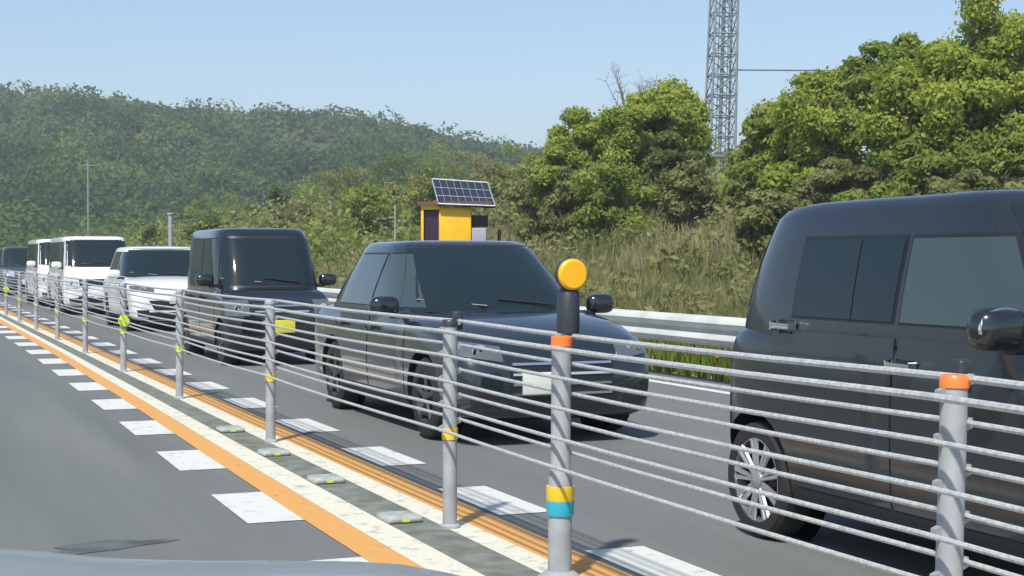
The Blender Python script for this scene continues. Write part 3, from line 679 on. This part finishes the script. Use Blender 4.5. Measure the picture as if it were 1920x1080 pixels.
def limbs(b, base, targets, r0):
    for tg_ in targets:
        t0 = Vector(base); t1 = Vector(tg_); mid = t0.lerp(t1, .5)+Vector((random.uniform(-.3, .3), random.uniform(-.3, .3), random.uniform(0, .3)))
        b.tube([t0, mid, t1], [r0, r0*.6, r0*.2], 6)
def tree(x, ytop, z, wpx, hpx, m, label, name='broadleaf_tree', group='trees along the top of the bank', nclump=38, nl=800, leaf=.068, ybase=None, deep=.9, trunk=True, cat='tree', low=None):
    X, Y = uv2w(x, z); g = float(bank(X, Y)) if X > 9 else 0.
    o = empty(name, (X, Y, g)); tag(o, label, cat, group)
    zt_ = hgt(ytop, z)-g; W_ = wpx/F*z/2; Hh = hpx/F*z; cz = zt_-Hh/2
    cz0 = max(zt_-Hh*1.12, .1) if cat == 'tree' else 0.
    cen = []; 
    while len(cen) < nclump:
        q = rng.uniform(-1, 1, 3); rad_ = math.sqrt(q[0]**2+q[1]**2)
        zz = q[2]
        if q[0]**2+q[1]**2+(zz if zz > 0 else zz*.8)**2 > 1: continue
        if rad_**2+zz**2 < .12 and rng.random() < .6: continue
        cen.append((q[0]*W_*.85, q[1]*W_*deep*.85, (cz0+zt_)/2+zz*(zt_-cz0)/2*.88))
    cen = np.array(cen); sc = min(W_, (zt_-cz0)/2)
    rad = np.stack([rng.uniform(.18, .36, nclump)*sc*1.15, rng.uniform(.18, .36, nclump)*sc*1.15, rng.uniform(.12, .24, nclump)*sc*1.1], 1)
    V, Q = leafquads(cen, rad, nl, leaf)
    npmesh('crown', V, Q, m, o)
    b = MB(); fork = (random.uniform(-.2, .2), 0, max(.5, cz0+.1*(zt_-cz0)) if cat == 'tree' else .15)
    tr = max(.05, .035*zt_); b.tube([(0, 0, -.4), (fork[0]*.5, .05, fork[2]*.5), fork], [tr, tr*.8, tr*.7], 9)
    idx = rng.choice(nclump, min(nclump, 12), replace=False); limbs(b, fork, cen[idx], tr*.45)
    b.build('trunk', M['bark'], o)
    return o
T = tree
# mid tree left of the tower
T(1100, 192, 46, 170, 190, M['leafA'], 'bright green tree at the left end of the tree row, left of the tower', nclump=34)
T(1235, 150, 47, 215, 200, M['leafA'], 'bright green domed tree just left of the lattice tower', nclump=44)
T(1165, 185, 45, 150, 170, M['leafA'], 'bright green tree filling the middle of the group left of the tower', nclump=32)
T(1060, 262, 44, 150, 120, M['leafB'], 'low mid green tree under the leftmost bright tree', nclump=26)
T(1262, 245, 44, 130, 120, M['leafC'], 'low dark green tree in front of the foot of the lattice tower', nclump=26)
T(1428, 232, 48, 120, 130, M['leafO'], 'small olive tree directly right of the lattice tower', nclump=26)
T(1475, 190, 42, 200, 190, M['leafB'], 'mid green sloping tree right of the olive tree by the tower', nclump=36)
T(1565, 125, 40, 230, 250, M['leafA'], 'yellow green tree between the sloping tree and the tallest trees', nclump=46)
T(1655, 52, 39, 190, 200, M['leafB'], 'tall tree with feathery top breaking the skyline left of the tallest tree', nclump=44, nl=700)
T(1760, 70, 37, 270, 300, M['leafA'], 'broad yellow green tree above the roof of the grey wagon', nclump=60)
T(1900, -45, 37, 300, 380, M['leafA'], 'tallest bright green tree at the right edge of the photo', nclump=64)
T(2080, -60, 38, 300, 420, M['leafB'], 'tall mid green tree beyond the right edge of the photo', nclump=40)
T(1720, 265, 33, 170, 110, M['leafB'], 'mid green shrub tree low above the wagon roof', nclump=24)
T(1880, 250, 32, 190, 120, M['leafB'], 'low green shrub tree at the right edge above the wagon roof', nclump=24)
T(1560, 290, 34, 190, 110, M['leafO'], 'olive shrub tree low on the bank left of the low green shrub trees', nclump=24)
# bare-branched tree
bx, by = uv2w(1195, 52); bg_ = float(bank(bx, by)); bt = empty('bare_tree', (bx, by, bg_)); tag(bt, 'leafless grey twiggy tree top poking above the bright trees', 'tree')
b = MB(); topz = hgt(122, 52)-bg_; b.tube([(0, 0, -.3), (.05, 0, topz*.55)], [.09, .06], 8)
tw_ = MB()
for i in range(14):
    a = random.uniform(-1, 1); l0 = Vector((.03, 0, topz*random.uniform(.4, .6))); l1 = Vector((a*1.35+random.uniform(-.2, .2), random.uniform(-.8, .8), topz*random.uniform(.82, 1.02)))
    md = l0.lerp(l1, .5)+Vector((a*.15, 0, .15)); tw_.tube([l0, md, l1], [.03, .018, .008], 4)
    for q in range(9):
        s0 = md.lerp(l1, random.random()); tw_.tube([s0, s0+Vector((random.uniform(-.3, .3), random.uniform(-.3, .3), random.uniform(.05, .4)))], [.009, .005], 3)
b.build('trunk', M['bark'], bt); tw_.build('twigs', M['twig'], bt)

# shrubs on the bank: individually built
def shrub(x, ytop, z, wpx, hpx, m, label, leaf=.065, nclump=30, nl=230):
    return tree(x, ytop, z, wpx, hpx, m, label, 'shrub', 'shrubs on the bank', nclump, nl, leaf, cat='shrub')
SH = [(640, 285, 92, 150, 130, 'leafO', 'rounded olive shrub up on the bank left of the solar sign'),
 (740, 268, 100, 170, 120, 'leafC', 'wide dark shrub on the skyline left of the solar panel'),
 (880, 262, 95, 150, 90, 'leafO', 'olive shrub on the skyline above the solar panel'),
 (960, 270, 80, 120, 80, 'leafB', 'mid green shrub on the skyline right of the solar panel'),
 (522, 342, 84, 56, 62, 'leafC', 'small very dark shrub up the bank above the black van'),
 (385, 400, 80, 78, 60, 'leafC', 'dark shrub left of the black van roof'),
 (290, 412, 95, 70, 50, 'leafO', 'olive shrub above the white crossover'),
 (560, 360, 70, 110, 90, 'leafO', 'pale olive shrub above the right of the black van roof'),
 (470, 375, 100, 150, 70, 'leafO', 'low olive shrub mass behind the black van'),
 (690, 330, 62, 130, 90, 'leafB', 'green shrub between the rounded olive shrub and the solar sign'),
 (1000, 325, 45, 130, 90, 'leafO', 'grey olive shrub right of the solar panel'),
 (1120, 345, 44, 150, 90, 'leafO', 'green shrub on the bank above the amber delineator'),
 (1230, 330, 44, 150, 80, 'leafO', 'olive shrub on the bank under the lattice tower'),
 (1350, 345, 42, 170, 90, 'leafB', 'green shrub on the bank right of the tower foot'),
 (1450, 350, 31, 140, 90, 'leafO', 'olive shrub on the bank at the rear top corner of the grey wagon'),
 (820, 300, 60, 140, 80, 'leafO', 'pale shrub directly behind the solar panel'),
 (600, 330, 110, 150, 90, 'leafB', 'mid green shrub far up the bank above the black van'),
 (420, 360, 120, 170, 90, 'leafB', 'broad mid green shrub at the foot of the hill'),
 (820, 262, 105, 120, 90, 'leafB', 'green skyline shrub between the dark and the olive skyline shrubs'),
 (1000, 282, 60, 110, 90, 'leafO', 'pale olive shrub at the left foot of the bright tree row'),
 (930, 300, 66, 130, 90, 'leafO', 'tan olive shrub up the bank right of the solar panel'),
 (760, 320, 72, 140, 90, 'leafO', 'sunlit tan shrub up the bank left of the solar panel'),
 (180, 415, 130, 150, 50, 'leafO', 'long low olive shrub above the white vans'),
 (1640, 330, 30, 180, 90, 'leafB', 'mid green shrub right behind the grey wagon roof'),
 (1800, 320, 30, 200, 90, 'leafO', 'olive shrub behind the middle of the grey wagon roof'),
 (1150, 290, 41, 190, 100, 'leafB', 'mid green shrub in front of the bright domed trees'),
 (1290, 300, 40, 120, 80, 'leafO', 'grey olive shrub close to the left foot of the lattice tower'),
 (1420, 290, 40, 170, 100, 'leafB', 'mid green shrub in front of the small olive tree by the tower'),
 (1070, 310, 42, 130, 90, 'leafO', 'pale shrub in front of the low mid green tree'),
 (1500, 300, 36, 170, 100, 'leafA', 'yellow green shrub in front of the sloping tree')]
for a in SH: shrub(a[0], a[1], a[2], a[3], a[4], M[a[5]], a[6])

# tall grass and reeds over the bank (uncountable)
def blades(name, n, vfun, hmin, hmax, wid, m, label, cat):
    v_, u_ = vfun(n); g = bank(v_, u_); n = len(v_)
    h = (hmin+(hmax-hmin)*rng.random(n))*(.6+.5*(noise2(v_, u_, .8)+1)/1.2)
    a = rng.random(n)*2*math.pi; ln = rng.normal(size=(n, 2))*.22*h[:, None]
    P = np.stack([v_, u_, g-.03], 1); d = np.stack([np.cos(a), np.sin(a), 0*a], 1)*wid*(.6+.8*rng.random((n, 1)))*(1+u_[:, None]/45)
    T1 = P+np.stack([ln[:, 0]*.45, ln[:, 1]*.45, h*.6], 1); T2 = P+np.stack([ln[:, 0], ln[:, 1], h], 1)
    V = np.stack([P-d, P+d, T1+d*.8, T1-d*.8, T2+d*.15, T2-d*.15], 1).reshape(-1, 3); k_ = np.arange(n)*6
    Q = np.concatenate([np.stack([k_, k_+1, k_+2, k_+3], 1), np.stack([k_+3, k_+2, k_+4, k_+5], 1)])
    o = npmesh(name, V, Q, m); tag(o, label, cat, kind='stuff'); return o
def spread(n):
    z = 14+95*rng.random(n)**1.7; x = rng.uniform(100, 2150, n); xc = (x-960)/F*z
    v_ = xc*CT+z*ST; u_ = z*CT-xc*ST; k_ = (v_ > 9.9) & (v_ < 60); return v_[k_], u_[k_]
blades('reeds', 170000, spread, .2, .68, .010, M['reed'], 'tall mixed green and straw coloured grass covering the bank', 'grass')
def spread2(n):
    u_ = 2+70*rng.random(n)**1.4; v_ = rng.uniform(8.95, 10.6, n); return v_, u_
blades('verge_grass', 26000, spread2, .08, .38, .012, M['grassb'], 'low green grass under and behind the guard rail', 'grass')
# clumps of low cover so that the bank is not even
K = 1700; z = 17+110*rng.random(K)**1.3; x = rng.uniform(100, 2150, K); xc = (x-960)/F*z; v_ = xc*CT+z*ST; u_ = z*CT-xc*ST; kk = (v_ > 11) & (v_ < 100); v_, u_ = v_[kk], u_[kk]
sz = rng.uniform(.2, .62, len(v_))*(.8+u_/60); cen = np.stack([v_, u_, bank(v_, u_)+sz*.4], 1); V, Q = leafquads(cen, np.stack([sz, sz, sz*.75], 1), 70, .085)
tag(npmesh('undergrowth', V, Q, M['leafO']), 'tangled olive undergrowth scattered over the bank', 'undergrowth', kind='stuff')
K = 900; z = 52+88*rng.random(K); x = rng.uniform(60, 1500, K); xc = (x-960)/F*z; v_ = xc*CT+z*ST; u_ = z*CT-xc*ST; kk = (v_ > 13); v_, u_ = v_[kk], u_[kk]
sz = np.clip(rng.lognormal(.0, .4, len(v_)), .5, 2.2); cen = np.stack([v_, u_, bank(v_, u_)+sz*.55], 1); V, Q = leafquads(cen, np.stack([sz*1.1, sz*1.1, sz*.85], 1), 150, .13, jit=.1)
k_ = (rng.random(len(cen)) < .45).repeat(150)
for nm, lab, mk, sel in (('scrub', 'pale olive scrub covering the far part of the bank below the hill', 'leafO', k_), ('green_scrub', 'green scrub mixed through the far part of the bank below the hill', 'leafB', ~k_)):
    Vs = V.reshape(-1, 4, 3)[sel].reshape(-1, 3); tag(npmesh(nm, Vs, np.arange(len(Vs)).reshape(-1, 4), M[mk]), lab, 'scrub', kind='stuff')
# orange flowers in the verge
b = MB()
for i in range(26):
    u = random.uniform(14, 19); v__ = random.uniform(9.2, 9.7); g = float(bank(v__, u)); hh = random.uniform(.15, .35); b.lathe([(.0, 0), (.035, .01), (.03, .035), (0, .045)], 6, (v__, u, g+hh))
tag(b.build('wildflowers', M['flower']), 'small orange wildflowers in the verge grass below the guard rail', 'flowers', kind='stuff')

# ------------------------------------------------------------------ wooded hill
rx = [-2400, -900, -300, 0, 180, 380, 500, 620, 740, 850, 1000, 1200, 1500, 2600, 4200]
ry = [330, 175, 160, 172, 183, 195, 212, 229, 240, 249, 270, 285, 300, 330, 400]
def hillz(x, z):
    yr = np.interp(x, rx, ry); t = ss(135, 410, z)
    ridge = H+(HOR-yr)/F*410-4.0
    h = ridge*t*(1-.35*ss(410, 520, z))
    return h+(noise2(x*.05, z*.35, .22)*3.2*ss(150, 230, z)*(1-ss(330, 400, z)))-.4
px = np.concatenate([[-1700, -1000, -600], np.arange(-300, 1400, 30), [1500, 1700, 2000, 2600, 3000]]); pz = np.linspace(130, 540, 60)
PX, PZ = np.meshgrid(px, pz); XC = (PX-960)/F*PZ; V = np.stack([(XC*CT+PZ*ST).ravel(), (PZ*CT-XC*ST).ravel(), hillz(PX, PZ).ravel()], 1)
nx = len(px); i, j = np.meshgrid(np.arange(nx-1), np.arange(len(pz)-1)); a = (j*nx+i).ravel()
struct(npmesh('hill', V, np.stack([a, a+1, a+nx+1, a+nx], 1), M['hill'], smooth=True))
K = 8500; z = 138+285*rng.random(K)**.85; x = rng.uniform(-420, 1650, K); xc = (x-960)/F*z; 
sz = np.clip(rng.lognormal(.62, .38, K), .8, 4.2)*np.where(z > 350, .62, 1); cen = np.stack([xc*CT+z*ST, z*CT-xc*ST, hillz(x, z)+np.where(z > 350, .1, sz*.75)], 1)
V, Q = leafquads(cen, np.stack([sz, sz, sz*.8], 1), 95, np.where(z > 350, .62, .34+.0004*z), .3, .5, 0.)
tag(npmesh('hillside_forest', V, Q, M['leafH']), 'dense dark green forest covering the distant hill', 'forest', kind='stuff')
# slim pylon on the hill
zz = 138; X, Y = uv2w(166, zz); g = float(hillz(np.array(166.), np.array(zz)))
py = empty('utility_pole', (X, Y, g)); tag(py, 'slim pale pylon standing in the forest on the distant hillside', 'pylon')
b = MB(); ht = hgt(300, zz)-g; b.tube([(0, 0, -1), (0, 0, ht)], [.13, .08], 6); b.build('shaft', M['lattice'], py)
b = MB(); b.tube([(-.5, 0, ht-.5), (.5, 0, ht-.5)], .06, 5); b.build('crossarm', M['lattice'], py)

# ------------------------------------------------------------------ haze
b = MB(); b.box(-520, -200, -3, 900, 780, 66)
hz = bpy.data.materials.new('haze'); hz.use_nodes = True; n = hz.node_tree; n.nodes.clear(); out = n.nodes.new('ShaderNodeOutputMaterial'); pv = n.nodes.new('ShaderNodeVolumePrincipled')
pv.inputs['Color'].default_value = (.86, .93, 1, 1); pv.inputs['Density'].default_value = .0009; pv.inputs['Anisotropy'].default_value = .2
n.links.new(pv.outputs[0], out.inputs['Volume'])
o = b.build('haze', hz, smooth=False); tag(o, 'thin blue air haze over the whole valley', 'haze', kind='stuff')
